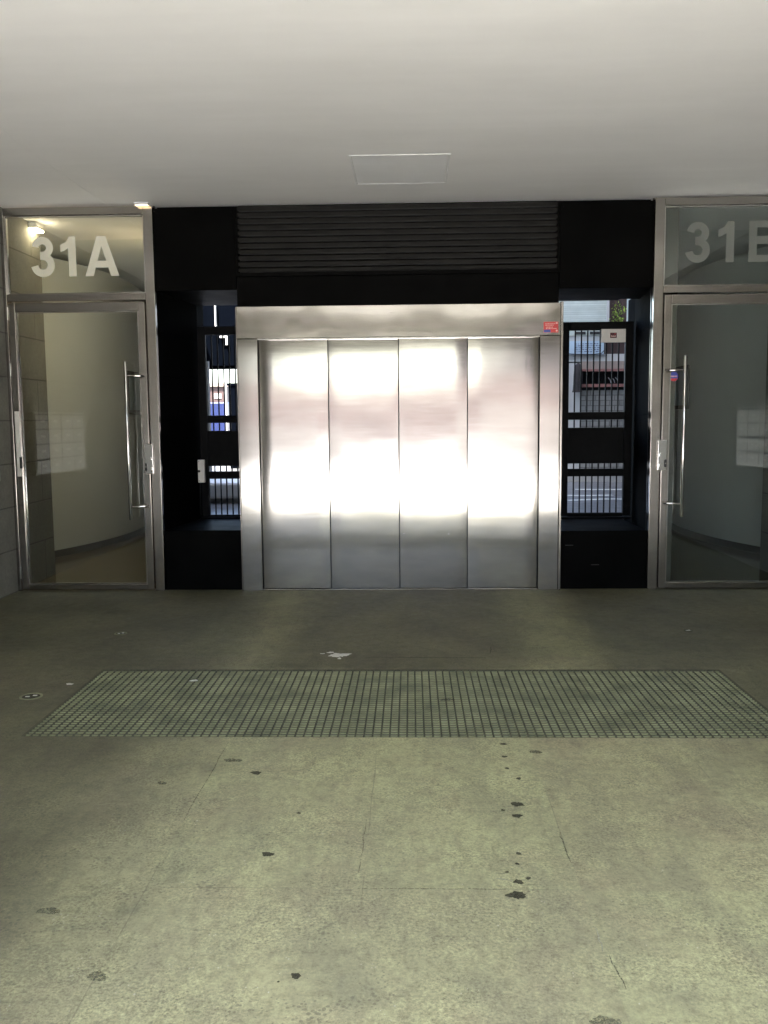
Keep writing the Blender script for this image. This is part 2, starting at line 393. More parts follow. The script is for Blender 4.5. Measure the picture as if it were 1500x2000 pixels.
# ------------------------------------------------------------------ mesh helpers
class MB:
    def __init__(s):
        s.bm = bmesh.new()
    def box(s, x0, x1, y0, y1, z0, z1):
        v = [s.bm.verts.new(p) for p in ((x0, y0, z0), (x1, y0, z0), (x1, y1, z0), (x0, y1, z0),
                                          (x0, y0, z1), (x1, y0, z1), (x1, y1, z1), (x0, y1, z1))]
        for f in ((3, 2, 1, 0), (4, 5, 6, 7), (0, 1, 5, 4), (1, 2, 6, 5), (2, 3, 7, 6), (3, 0, 4, 7)):
            s.bm.faces.new([v[i] for i in f])
        return s
    def prism(s, pts, z0, z1, axis='Z'):
        """pts: 2D outline (counter-clockwise) extruded along axis"""
        def P(a, b, c):
            return {'Z': (a, b, c), 'Y': (a, c, b), 'X': (c, a, b)}[axis]
        lo = [s.bm.verts.new(P(a, b, z0)) for a, b in pts]
        hi = [s.bm.verts.new(P(a, b, z1)) for a, b in pts]
        n = len(pts)
        fs = [s.bm.faces.new(lo), s.bm.faces.new(hi)]
        for i in range(n):
            fs.append(s.bm.faces.new((lo[i], lo[(i + 1) % n], hi[(i + 1) % n], hi[i])))
        return s
    def tube(s, path, r, n=12, taper=None):
        path = [Vector(p) for p in path]
        rings = []
        for i, p in enumerate(path):
            d = (path[min(i + 1, len(path) - 1)] - path[max(i - 1, 0)]).normalized()
            a = d.orthogonal().normalized() if not rings else (rings[-1][1] - d * rings[-1][1].dot(d)).normalized()
            b = d.cross(a)
            rr = r if taper is None else r * taper[i]
            rings.append(([s.bm.verts.new(p + a * rr * math.cos(2 * math.pi * k / n) + b * rr * math.sin(2 * math.pi * k / n)) for k in range(n)], a))
        for i in range(len(rings) - 1):
            A, B = rings[i][0], rings[i + 1][0]
            for k in range(n):
                s.bm.faces.new((A[k], A[(k + 1) % n], B[(k + 1) % n], B[k]))
        s.bm.faces.new(list(reversed(rings[0][0]))); s.bm.faces.new(rings[-1][0])
        return s
    def cyl(s, c, axis, r, h, n=24):
        c = Vector(c); d = Vector(axis).normalized()
        return s.tube([c, c + d * h], r, n)
    def build(s, name, mat, parent=None, bevel=0.0, smooth=False):
        bmesh.ops.recalc_face_normals(s.bm, faces=s.bm.faces)
        me = bpy.data.meshes.new(name)
        s.bm.to_mesh(me); s.bm.free()
        if smooth:
            for p in me.polygons: p.use_smooth = True
        me.materials.append(M_[mat] if isinstance(mat, str) else mat)
        o = bpy.data.objects.new(name, me)
        COL.objects.link(o)
        if parent is not None:
            o.parent = parent
            o.matrix_parent_inverse = parent.matrix_basis.inverted()
        if bevel:
            b = o.modifiers.new('bevel', 'BEVEL'); b.width = bevel; b.segments = 2; b.limit_method = 'ANGLE'
        if smooth:
            try:
                me.set_sharp_from_angle(angle=R(40))
            except Exception:
                pass
        return o

def B(*a): return MB().box(*a)

def tag(o, label=None, cat=None, group=None, kind=None):
    if label: o['label'] = label
    if cat: o['category'] = cat
    if group: o['group'] = group
    if kind: o['kind'] = kind
    return o

def thing(name, label, cat, loc=(0, 0, 0), group=None):
    o = bpy.data.objects.new(name, None)
    o.empty_display_size = 0.1
    COL.objects.link(o)
    o.location = loc
    bpy.context.view_layer.update()
    return tag(o, label, cat, group)

def ribbon(mb, pts, w, z0, z1, place):
    """thick stroke along 2D pts; w = width or list; place(a,b,depth)->xyz"""
    n = len(pts)
    L, Rr = [], []
    for i, p in enumerate(pts):
        a = Vector(pts[max(0, i - 1)]); b = Vector(pts[min(n - 1, i + 1)])
        d = (b - a).normalized(); nn = Vector((-d.y, d.x))
        ww = (w[i] if isinstance(w, list) else w) / 2
        L.append(Vector(p) + nn * ww); Rr.append(Vector(p) - nn * ww)
    vv = []
    for zz in (z0, z1):
        vv.append([[mb.bm.verts.new(place(q.x, q.y, zz)) for q in S] for S in (L, Rr)])
    (l0, r0), (l1, r1) = vv
    for i in range(n - 1):
        mb.bm.faces.new((l0[i], l0[i + 1], r0[i + 1], r0[i]))
        mb.bm.faces.new((l1[i], r1[i], r1[i + 1], l1[i + 1]))
        mb.bm.faces.new((l0[i], l1[i], l1[i + 1], l0[i + 1]))
        mb.bm.faces.new((r0[i], r0[i + 1], r1[i + 1], r1[i]))
    mb.bm.faces.new((l0[0], r0[0], r1[0], l1[0])); mb.bm.faces.new((l0[-1], l1[-1], r1[-1], r0[-1]))

def arc(cx, cy, rx_, ry_, a0, a1, n=20):
    return [(cx + rx_ * math.cos(R(a0 + (a1 - a0) * i / n)), cy + ry_ * math.sin(R(a0 + (a1 - a0) * i / n))) for i in range(n + 1)]

def poly(mb, pts, y0, y1, place):
    lo = [mb.bm.verts.new(place(a, b, y0)) for a, b in pts]; hi = [mb.bm.verts.new(place(a, b, y1)) for a, b in pts]
    n = len(pts)
    mb.bm.faces.new(lo); mb.bm.faces.new(hi)
    for i in range(n):
        mb.bm.faces.new((lo[i], lo[(i + 1) % n], hi[(i + 1) % n], hi[i]))

def glyph(ch, ox, oz, H, y, name_parent, mat='vinyl'):
    """bold grotesque figure of height H standing at (ox, oz) on plane y; unit cell height 1"""
    mb = MB()
    pl = lambda a, b, d: (ox + a * H, d, oz + b * H)
    t = 0.185
    e = 0.0004
    if ch == '3':
        up = arc(0.265, 0.725, 0.185, 0.182, 172, -90, 22)
        lo = arc(0.265, 0.300, 0.215, 0.213, 90, -172, 24)
        ribbon(mb, up + [(0.20, 0.543)], t * 0.98, y - .001, y - .0005, pl)
        ribbon(mb, [(0.20, 0.513)] + lo, t, y - .001 - e, y - .0005 - e, pl)
    elif ch == '1':
        poly(mb, [(0.20, 0), (0.395, 0), (0.395, 1), (0.235, 1), (0.15, 0.87), (0.0, 0.79), (0.0, 0.62), (0.11, 0.655), (0.20, 0.715)], y - .001, y - .0005, pl)
    elif ch == 'A':
        W = 0.88
        poly(mb, [(0, 0), (0.205, 0), (0.49, 1), (0.30, 1)], y - .001, y - .0005, pl) if False else None
        poly(mb, [(0, 0), (0.215, 0), (0.44, 0.76), (0.44, 1.0), (0.33, 1.0)], y - .001, y - .0005, pl)
        poly(mb, [(W, 0), (0.55, 1.0), (0.44, 1.0), (0.44, 0.76), (W - 0.215, 0)], y - .001, y - .0005, pl)
        poly(mb, [(0.25, 0.215), (0.63, 0.215), (0.58, 0.385), (0.30, 0.385)], y - .001 - e, y - .0005 - e, pl)
    elif ch == 'B':
        poly(mb, [(0, 0), (0.20, 0), (0.20, 1), (0, 1)], y - .001, y - .0005, pl)
        up = [(0.15, 0.92)] + arc(0.40, 0.735, 0.19, 0.185, 90, -90, 16) + [(0.15, 0.55)]
        lo = [(0.15, 0.52)] + arc(0.42, 0.30, 0.215, 0.218, 90, -90, 16) + [(0.15, 0.082)]
        ribbon(mb, up, 0.165, y - .001 - e, y - .0005 - e, pl)
        ribbon(mb, lo, 0.168, y - .001 - 2 * e, y - .0005 - 2 * e, pl)
    return mb.build({'3': 'numeral', '1': 'numeral'}.get(ch, 'letter'), mat, name_parent)

# ------------------------------------------------------------------ key dimensions
ZC = 3.352                 # porch ceiling
XL, XR = -3.53, 3.42       # porch side walls
YO = -8.1                 # mouth of the porch (open to the sunny street behind the camera)

# ------------------------------------------------------------------ setting
# street in front (behind the camera)
tag(B(-150, 150, -150, YO - 0.02, -0.30, -0.02).build('ground', 'asphalt'), kind='structure')
tag(B(-60, 60, -32, YO - 0.01, -0.015, -0.004).build('front_pavement', 'paving'), kind='structure')

# porch floor with the well for the grate
GX0, GX1, GY0, GY1 = -1.885, 1.828, -3.722, -2.566
fl = MB()
for a in ((-12, GX0, YO, 6.2), (GX1, 12, YO, 6.2), (GX0, GX1, YO, GY0), (GX0, GX1, GY1, 6.2)):
    pass
def sheet_with_hole(x0, x1, y0, y1, hx0, hx1, hy0, hy1, z):
    mb = MB()
    o = [mb.bm.verts.new((x, y, z)) for x, y in ((x0, y0), (x1, y0), (x1, y1), (x0, y1))]
    i = [mb.bm.verts.new((x, y, z)) for x, y in ((hx0, hy0), (hx1, hy0), (hx1, hy1), (hx0, hy1))]
    for k in range(4):
        mb.bm.faces.new((o[k], o[(k + 1) % 4], i[(k + 1) % 4], i[k]))
    return mb
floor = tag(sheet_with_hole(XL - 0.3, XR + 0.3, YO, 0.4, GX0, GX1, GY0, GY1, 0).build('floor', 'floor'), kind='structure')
# well under the grate
mb = MB()
mb.box(GX0 - .1, GX1 + .1, GY0 - .1, GY1 + .1, -0.60, -0.50)
mb.box(GX0 - .1, GX0, GY0, GY1, -0.5, -0.001); mb.box(GX1, GX1 + .1, GY0, GY1, -0.5, -0.001)
mb.box(GX0, GX1, GY0 - .1, GY0, -0.5, -0.001); mb.box(GX0, GX1, GY1, GY1 + .1, -0.5, -0.001)
tag(mb.build('floor_pit', 'pit'), kind='structure')

# ceiling: underside of an unseen building mass, its heights set to block sunlight
cm = MB(); cm.box(-2.6, 14, YO, 1.45, ZC, 20); cm.box(-14, -2.602, YO, 1.45, ZC, 3.9)
ceil = tag(cm.build('ceiling', 'ceiling'), kind='structure')
for x0, x1, lb_ in ((-3.6, -2.86, 'left'), (2.76, 3.6, 'right')):  # unseen pillars added to darken the sides of the porch floor
    tag(B(x0, x1, YO + 0.05, YO + 0.6, -0.01, 2.929).build('light_blocker_pillar', 'conc', bevel=0.01) if False else B(x0, x1, YO + 0.305, YO + 0.8, -0.01, ZC - .002).build('light_blocker_pillar', MATS['conc']),
        'unseen square pillar added at the %s of the porch mouth to block light' % lb_, 'pillar')
tag(B(-14, 14, YO - 0.05, YO + 0.30, 2.96, ZC - 0.001).build('ceiling_beam', 'ceiling'), kind='structure')
tag(B(-14, 14, YO - 0.04, YO + 0.29, 2.66, 2.959).build('beam_fascia', 'asphalt'), kind='structure')

# rear street beyond the gates, at the higher level
tag(MB().prism([(-2.24, 1.30), (2.20, 1.30), (2.24, 1.7), (3.58, 6.0), (60, 6.0), (60, 70), (-60, 70), (-60, 6.0), (-3.4, 6.0), (-2.24, 1.7)], 0.38, 0.50).build('rear_street', 'rearpaving'), kind='structure')

# ------------------------------------------------------------------ walls
tag(B(XL - 0.25, XL, YO, 0.82, -0.02, ZC).build('block_wall', 'conc'), 'grey concrete block wall at the left end, beside the door marked 31A', 'wall')
tag(B(XR, XR + 0.25, YO, 0.98, -0.02, ZC).build('block_wall', 'conc'), 'grey concrete block wall at the right end, behind the glass of 31B', 'wall')

# opposite side of the sunny street
for i, (x0, x1, y0, h, lab) in enumerate(((-40, 40, -34, 3.4, 'long pink rendered street wall facing the porch'),
                                          (2.0, 9, -17.5, 1.75, 'low grey rendered garden wall at the right of the sunny street'),
                                          (-9, -1.9, -19, 1.25, 'lowest grey rendered garden wall at the left of the sunny street'))):
    wl = thing('garden_wall', lab, 'wall', ((x0 + x1) / 2, y0, 0))
    B(x0, x1, y0 - 0.25, y0, -0.015, h - 0.08).build('wall_body', 'pinkwall' if i == 0 else 'greywall', wl)
    B(x0 - .04, x1 + .04, y0 - 0.30, y0 + 0.05, h - 0.08, h).build('coping', 'kerb', wl)

for x0, x1, h, lab in ((4.3, 22, 9.0, 'tall grey building across the sunny street on the right'), (-24, -8.6, 6.0, 'tall grey building across the sunny street on the left')):
    ob = thing('street_building', lab, 'building', ((x0 + x1) / 2, -38, 0))
    B(x0, x1, -48, -38, -0.015, h).build('wall', 'greywall', ob)
    B(x0 - .2, x1 + .2, -48.2, -37.8, h + .001, h + 0.3).build('roof', 'kerb', ob)
    k = x0 + 1.2
    while k < x1 - 1.5:
        for z in (3.6, 6.0):
            if z + 1.4 < h:
                B(k, k + 1.1, -37.995, -37.96, z, z + 1.4).build('window', 'shopdark', ob)
        k += 2.6

# ------------------------------------------------------------------ black portal wall round the lift
XB0, XB1 = -2.200, 2.058
pw = thing('black_wall', 'matt black panelled wall above and beside the steel lift door', 'wall', (-0.1, 0.0, 0))
mb = MB()
mb.box(XB0, -1.503, 0.0, 0.10, 2.625, ZC - 0.035)
mb.box(1.272, XB1, 0.0, 0.10, 2.60, ZC - 0.035)
mb.box(-1.500, 1.269, 0.012, 0.10, 2.478, 2.735)
mb.build('panel', 'black', pw, bevel=0.003)
mb = MB()
mb.box(XB0, XB1, 0.11, 1.30, 2.66, ZC - 0.001)      # dark mass over the recesses
mb.box(-1.48, 1.26, 0.20, 1.30, 0.0, 2.659)          # lift shaft
mb.build('core', 'black', pw)
B(XB0, -1.503, 0.005, 1.30, 0.0, 0.535).build('plinth', 'black', pw, bevel=0.004)
B(1.272, XB1, 0.005, 1.30, 0.0, 0.515).build('plinth', 'black', pw, bevel=0.004)
# side walls of the two recesses (slightly splayed, as built)
MB().prism([(-2.285, 0.02), (XB0, 0.02), (-2.095, 1.02), (-2.095, 1.30), (-2.285, 1.30)], 0.0, 2.658).build('side_wall', 'black_side', pw)
MB().prism([(XB1, 0.02), (2.14, 0.02), (2.24, 1.30), (2.165, 1.30), (2.165, 1.02)], 0.0, 2.658).build('side_wall', 'black_side', pw)
# soffits
mb = MB()
mb.box(XB0, -1.503, 0.02, 1.0, 2.627, 2.659); mb.box(1.272, XB1 + .1, 0.02, 0.75, 2.602, 2.659)
mb.build('soffit', 'black', pw)
# rims of both sills
mb = MB()
mb.box(-2.09, -1.503, 0.93, 1.05, 0.536, 0.552); mb.box(1.272, 2.15, 0.93, 1.05, 0.516, 0.532)
mb.build('sill', 'gate', pw)

for x, z in ((1.382, 0.388), (1.61, 0.214)):
    B(x - 0.035, x + 0.035, 0.0035, 0.0048, z - 0.003, z + 0.003).build('scuff', 'scuff', pw)
for x0, x1 in ((-2.17, -1.53), (1.30, 2.03)):
    for x in (x0, x1):
        for z in (2.66, 3.28):
            MB().cyl((x, 0.0, z), (0, -1, 0), 0.006, 0.003, 12).build('screw_head', 'gate', pw)

# ------------------------------------------------------------------ louvre above the lift
lv = thing('ventilation_louvre', 'wide dark louvre grille under the ceiling above the steel lift door', 'louvre', (-0.12, 0, 2.735))
mb = MB()
mb.box(-1.500, -1.478, -0.006, 0.06, 2.765, ZC - 0.04); mb.box(1.247, 1.269, -0.006, 0.06, 2.765, ZC - 0.04)
mb.box(-1.500, 1.269, -0.012, 0.06, 2.736, 2.765)
mb.build('frame', 'black', lv, bevel=0.002)
N = 11
for i in range(N):
    z = 2.775 + i * 0.0515
    m2 = MB()
    m2.prism([(-0.004, z), (0.002, z - 0.002), (0.050, z + 0.046), (0.044, z + 0.048), (-0.004, z + 0.028)], -1.477, 1.246, 'X')
    m2.build('slat', 'louvre', lv)
B(-1.478, 1.247, 0.066, 0.075, 2.766, ZC - 0.045).build('backing', 'slot', lv)

# ------------------------------------------------------------------ steel car-lift door
ld = thing('lift_door', 'wide brushed stainless steel four leaf car lift door in the centre', 'lift door', (-0.11, 0, 0))
X0, X1 = -1.497, 1.275
B(X0, X1, -0.060, 0.05, 2.203, 2.475).build('header', 'steelh', ld, bevel=0.004)
B(X0, -1.322, -0.052, 0.05, 0.0, 2.2025).build('jamb', 'steel3', ld, bevel=0.004)
B(1.102, X1, -0.052, 0.05, 0.0, 2.2025).build('jamb', 'steel1', ld, bevel=0.004)
# returned outer edges of the frame
B(X0 - 0.010, X0 - 0.001, -0.048, 0.10, 0.0, 2.474).build('edge_trim', 'frame', ld, bevel=0.002)
B(X1 + 0.001, X1 + 0.022, -0.066, 0.10, 0.0, 2.485).build('edge_trim', 'frame', ld, bevel=0.003)
xs = [-1.320, -0.717, -0.108, 0.487, 1.100]
ys = [-0.022, -0.016, -0.022, -0.016]
for i in range(4):
    lf = MB()
    a, b = xs[i] + 0.0045, xs[i + 1] - 0.0045
    y = ys[i]
    # a leaf with folded edges and a very slight bow
    nx, nz = 10, 24
    g = [[None] * (nz + 1) for _ in range(nx + 1)]
    for u in range(nx + 1):
        for v_ in range(nz + 1):
            X = a + (b - a) * u / nx; Z = 0.018 + (2.196 - 0.018) * v_ / nz
            bow = 0.0012 * math.sin(math.pi * u / nx) * (1 if i % 2 else -1) + 0.0012 * math.sin(2.1 * v_ / nz * math.pi + i * 1.3)
            if u in (0, nx): bow = 0.004
            g[u][v_] = lf.bm.verts.new((X, y + bow, Z))
    for u in range(nx):
        for v_ in range(nz):
            lf.bm.faces.new((g[u][v_], g[u + 1][v_], g[u + 1][v_ + 1], g[u][v_ + 1]))
    ext = bmesh.ops.extrude_face_region(lf.bm, geom=lf.bm.faces[:])
    bmesh.ops.translate(lf.bm, verts=[e for e in ext['geom'] if isinstance(e, bmesh.types.BMVert)], vec=(0, 0.03, 0))
    lf.build('door_leaf', 'steel%d' % i, ld, smooth=True)
B(-1.322, 1.102, -0.045, 0.05, 0.0, 0.012).build('threshold', 'frame', ld, bevel=0.002)
B(-1.322, 1.102, -0.050, 0.0, 2.192, 2.2025).build('drip_edge', 'chrome', ld)
B(-1.321, 1.101, 0.025, 0.04, 0.012, 2.19).build('gap_backing', 'slot', ld)
for (x, z, r) in ((0.323, 0.493, 0.010), (-0.167, 2.41, 0.005), (-0.07, 0.50, 0.006), (-0.93, 1.93, 0.004), (0.10, 0.505, 0.004), (-0.93, 0.36, 0.005)):
    yy = -0.060 if z > 2.2 else -0.0205
    m2 = MB()
    bmesh.ops.create_uvsphere(m2.bm, u_segments=12, v_segments=8, radius=r, matrix=Matrix.Translation((x, yy + r * 0.45, z)))
    m2.build('dent', 'chrome', ld, smooth=True)
st = thing('warning_sticker', 'small red and blue sticker on the top right corner of the steel frame', 'sticker', (1.193, -0.062, 2.27))
B(1.131, 1.255, -0.0625, -0.0605, 2.226, 2.316).build('sticker_sheet', 'red', st)
B(1.133, 1.190, -0.0632, -0.0628, 2.228, 2.250).build('blue_band', 'blue', st)
mb = MB()
for zz, xa, xb in ((2.296, 1.145, 1.225), (2.284, 1.143, 1.215), (2.268, 1.150, 1.205), (2.256, 1.150, 1.240)):
    x = xa
    while x < xb:
        l = random.uniform(0.005, 0.011); mb.box(x, x + l, -0.0636, -0.0632, zz, zz + 0.006); x += l + 0.004
mb.box(1.234, 1.248, -0.0636, -0.0632, 2.298, 2.310); mb.box(1.234, 1.248, -0.0636, -0.0632, 2.234, 2.248)
mb.build('print', 'pinkprint', st)

# ------------------------------------------------------------------ gates in the recesses
def make_gate(x0, x1, dz, lab, bars):
    t = thing('security_gate', lab, 'gate', ((x0 + x1) / 2, 1.0, 0.54), 'black barred gates in the recesses')
    pw_ = 0.075
    B(x0, x0 + pw_, 0.975, 1.025, 0.54 + dz, 2.42 + dz).build('gate_post', 'gate', t, bevel=0.003)
    B(x1 - pw_, x1, 0.975, 1.025, 0.54 + dz, 2.42 + dz).build('gate_post', 'gate', t, bevel=0.003)
    a, b = x0 + pw_, x1 - pw_
    for z0, z1 in ((2.34, 2.42), (1.482, 1.556), (0.93, 1.004), (0.535, 0.57)):
        B(a, b, 0.978, 1.022, z0 + dz, z1 + dz).build('rail', 'gate', t, bevel=0.003)
    B(a, b, 0.985, 1.015, 1.056 + dz, 1.406 + dz).build('lock_panel', 'gate', t, bevel=0.003)
    n = bars
    for k in range(1, n):
        x = a + (b - a) * k / n
        for z0, z1 in ((1.557, 2.339), (1.407, 1.481), (1.005, 1.055), (0.571, 0.929)):
            B(x - 0.006, x + 0.006, 0.993, 1.007, z0 + dz, z1 + dz).build('bar', 'gate', t)
    return t
make_gate(-2.085, -1.42, 0.0, 'black barred gate in the recess left of the lift door', 9)
make_gate(1.455, 2.145, 0.0, 'black barred gate in the recess right of the lift door', 9)

# key switch box and white sign
kb = thing('call_box', 'small white upright switch box on the black pillar left of the lift', 'switch box', (-2.125, 0.96, 1.01))
B(-2.150, -2.041, 0.925, 0.972, 0.897, 1.122).build('box_body', 'white', kb, bevel=0.006)
MB().cyl((-2.093, 0.926, 1.010), (0, -1, 0), 0.013, 0.007, 20).build('key_switch', 'chrome', kb, smooth=True)
mb = MB()
for z in (0.915, 1.104):
    mb = MB(); mb.cyl((-2.095, 0.926, z), (0, -1, 0), 0.004, 0.003, 10); mb.build('screw', 'frame', kb)
B(-2.100, -2.090, 0.94, 0.96, 0.57, 0.897).build('conduit', 'gate', kb)

sg = thing('gate_sign', 'white rectangular sign with a dark red emblem hung on the right gate', 'sign', (1.95, 0.96, 2.28))
B(1.830, 2.065, 0.955, 0.970, 2.220, 2.348).build('sign_board', 'white', sg, bevel=0.004)
B(1.915, 1.978, 0.952, 0.9549, 2.262, 2.312).build('emblem', 'maroon', sg)
mb = MB()
for k, hh in enumerate((0.016, 0.011, 0.013, 0.010, 0.014)):
    mb.box(1.924 + k * 0.009, 1.930 + k * 0.009, 0.951, 0.9519, 2.272, 2.272 + hh)
mb.build('print', 'pinkprint', sg)
mb = MB(); mb.tube([(1.955, .9515, 2.296), (1.962, .9515, 2.303), (1.97, .9515, 2.298)], 0.003, 6)
mb.build('print', 'red', sg)

# ------------------------------------------------------------------ entrances 31A and 31B
def entrance(side):
    left = side < 0
    mx = (lambda x: x) if left else (lambda x: -0.142 - x)
    def BX(x0, x1, *r):
        a, b = sorted((mx(x0), mx(x1)))
        return B(a, b, *r)
    nm = '31A' if left else '31B'
    fr = thing('entrance_frame', 'stainless steel entrance frame and transom window of number ' + nm, 'door frame', (mx(-2.87), 0, 0), 'entrance frames')
    BX(-2.283, -2.203, -0.035, 0.06, 0.0, 3.335).build('post', 'frame', fr, bevel=0.004)
    BX(-3.529, -3.497, -0.035, 0.06, 0.0, 3.335).build('post', 'frame', fr, bevel=0.004)
    BX(-3.496, -2.284, -0.033, 0.06, 3.268, 3.334).build('top_rail', 'frame', fr, bevel=0.004)
    BX(-3.496, -2.284, -0.037, 0.06, 2.546, 2.606).build('transom_bar', 'frame', fr, bevel=0.004)
    mb = MB()
    for a, b, c, d in ((-3.496, -3.484, 2.607, 3.267), (-2.296, -2.284, 2.607, 3.267), (-3.483, -2.297, 2.607, 2.618), (-3.483, -2.297, 3.256, 3.267)):
        x0, x1 = sorted((mx(a), mx(b)))
        mb.box(x0, x1, -0.012, 0.02, c, d)
    mb.build('glazing_bead', 'chrome', fr)
    gp = BX(-3.4835, -2.2965, 0.000, 0.001, 2.6185, 3.2555).build('transom_pane', 'glass', fr)
    lab = thing('house_number', ('pale frosted number 31A on the transom glass above the left door' if left else
                                 'dim frosted number 31B on the transom glass above the right door'), 'house number',
                (mx(-2.87) if left else 2.75, -0.004, 2.9), 'frosted house numbers')
    if left:
        for ch, x in (('3', -3.272), ('1', -3.020), ('A', -2.811)):
            glyph(ch, x + (0.005 if ch == '3' else 0), 2.757, 0.337, -0.004, lab, 'vinylw')
    else:
        for ch, x in (('3', 2.338), ('1', 2.598), ('B', 2.855)):
            glyph(ch, x, 2.800, 0.337, -0.004, lab)
    # door leaf
    dr = thing('glass_door', ('steel framed glass door under the number 31A, leaf hung on the left' if left else
                              'steel framed glass door under the number 31B, with a round sticker'), 'door', (mx(-2.89), -0.02, 0), 'glass entrance doors')
    y0, y1 = -0.045, 0.0
    zt = 2.532
    BX(-3.486, -3.428, y0, y1, 0.012, zt).build('stile', 'frame', dr, bevel=0.004)
    BX(-2.352, -2.294, y0, y1, 0.012, zt).build('stile', 'frame', dr, bevel=0.004)
    BX(-3.4275, -2.3525, y0 + .001, y1, 2.456, zt).build('top_rail', 'frame', dr, bevel=0.004)
    BX(-3.4275, -2.3525, y0 + .001, y1, 0.012, 0.062).build('bottom_rail', 'frame', dr, bevel=0.004)
    mb = MB()
    for a, b, c, d in ((-3.4275, -3.416, 0.0625, 2.4555), (-2.364, -2.3525, 0.0625, 2.4555), (-3.415, -2.365, 0.0625, 0.073), (-3.415, -2.365, 2.445, 2.4555)):
        x0, x1 = sorted((mx(a), mx(b)))
        mb.box(x0, x1, -0.034, -0.006, c, d)
    mb.build('glazing_bead', 'chrome', dr)
    BX(-3.4155, -2.3645, -0.020, -0.019, 0.0735, 2.4445).build('pane', 'glass', dr)
    # handle
    hx = -2.455
    h = MB(); h.tube([(mx(hx), -0.125, 0.655), (mx(hx), -0.128, 0.66), (mx(hx), -0.128, 2.005), (mx(hx), -0.125, 2.01)], 0.0145, 16)
    ho = h.build('pull_handle', 'chrome', dr, smooth=True)
    for z in (0.76, 1.895):
        s_ = MB(); s_.tube([(mx(-2.325), y0 + .004, z), (mx(-2.345), -0.075, z), (mx(-2.385), -0.080, z)], 0.013, 12)
        s_.tube([(mx(-2.385), -0.080, z), (mx(hx + .004), -0.124, z)], 0.007, 10)
        s_.build('handle_bracket', 'chrome', dr, smooth=True)
    # lock
    lk = BX(-2.338, -2.262, -0.058, -0.046, 1.045, 1.305).build('lock_plate', 'chrome', dr, bevel=0.004)
    m2 = MB(); m2.cyl((mx(-2.297), -0.058, 1.175), (0, -1, 0), 0.022, 0.012, 20); m2.cyl((mx(-2.290), -0.058, 1.085), (0, -1, 0), 0.020, 0.02, 20)
    m2.build('lock_knob', 'chrome', lk, smooth=True)
    m3 = MB(); x = mx(-2.327); m3.prism(arc(x, 1.125, .011, .014, 0, 180, 8) + arc(x, 1.085, .011, .014, 180, 360, 8), -0.0600, -0.0585, 'Y')
    m3.build('keyhole_cover', 'slot', lk)
    m4 = MB(); m4.cyl((x, -0.060, 1.105), (0, -1, 0), 0.006, 0.002, 12); m4.build('keyway', 'chrome', lk)
    # hinges
    for z in (2.44, 1.96, 0.17):
        m5 = MB(); m5.cyl((mx(-3.491), -0.050, z - 0.055), (0, 0, 1), 0.010, 0.11, 12)
        m5.build('hinge', 'chrome', dr, smooth=True)
    if left:
        sp = BX(-3.474, -3.434, -0.054, -0.046, 1.030, 1.600).build('side_plate', 'white', dr, bevel=0.002)
        BX(-3.446, -3.424, -0.058, -0.0545, 1.10, 1.20).build('magnet', 'slot', sp)
    else:
        skt = thing('round_sticker', 'small round blue and red sticker on the glass of the right door', 'sticker', (2.245, -0.022, 1.845))
        c = (2.249, 1.846); r = 0.040
        MB().prism(arc(c[0], c[1], r, r, 0, 350, 35), -0.0225, -0.0205, 'Y').build('sticker_disc', 'blue', skt)
        MB().prism(arc(c[0], c[1], r * .98, r * .98, 205, 335, 18), -0.0235, -0.0228, 'Y').build('red_segment', 'red', skt)
        mb = MB()
        for k in range(5):
            mb.box(c[0] - .028 + k * .012, c[0] - .020 + k * .012, -0.0242, -0.0237, c[1] - .004, c[1] + .007)
        mb.build('print', 'pinkprint', skt)
    # lobby behind the glass
    lb = thing('lobby', ('lamp lit lobby with a curved pale wall behind the left glass door' if left else
                         'unlit lobby with a curved pale wall behind the right glass door'), 'lobby', (mx(-5), 3, 0), 'entrance lobbies')
    # curved wall (convex towards the entrance)
    cx, cy, rr = -8.42, 4.3 - 0.6, 4.80
    pts = []
    for k in range(41):
        a = -62 + k * 92 / 40
        pts.append((cx + rr * math.cos(R(a)), cy + rr * math.sin(R(a))))
    back = [(p[0] - 0.15, p[1]) for p in reversed(pts)]
    outl = [(mx(p[0]), p[1]) for p in pts + back]
    MB().prism(outl, 0.0, ZC - 0.06).build('curved_wall', 'lobbywall', lb, smooth=True)
    ptb = [(cx + (rr + .012) * math.cos(R(-62 + k * 92 / 40)), cy + (rr + .012) * math.sin(R(-62 + k * 92 / 40))) for k in range(41)]
    bk = [(p[0] - 0.006, p[1]) for p in reversed(ptb)]
    MB().prism([(mx(p[0]), p[1]) for p in ptb + bk], 0.004, 0.085).build('skirting', 'lobbydark', lb)
    mb = MB()
    iw = [(-2.205, 0.07), (-2.205, 0.05), (-2.290, 0.05), (-2.290, 1.72), (-3.45, 5.95), (-3.37, 5.95), (-2.245, 1.70), (-2.245, 0.07)]
    if not left:
        iw = [(-2.205, 0.07), (-2.205, 0.062), (-2.430, 0.062), (-2.430, 1.72), (-3.80, 5.95), (-3.72, 5.95), (-2.385, 1.70), (-2.385, 0.07)]
    for pl_ in (iw,):
        mb.prism([(mx(a), b) for a, b in pl_], 0.0, ZC - 0.002)
    mb.build('inner_wall', 'lobbydark', lb)
    mb = MB()
    def bx(x0, x1, *r):
        a, b = sorted((mx(x0), mx(x1))); mb.box(a, b, *r)
    bx(-9.0, -3.40 if left else -3.76, 5.96, 6.1, 0, ZC - 0.002); bx(-9.15, -9.0, 0.3, 6.1, 0, ZC - 0.002); bx(-9.0, -3.79, 0.3, 0.45, 0, ZC - 0.002)
    mb.build('outer_wall', 'greywall', lb)
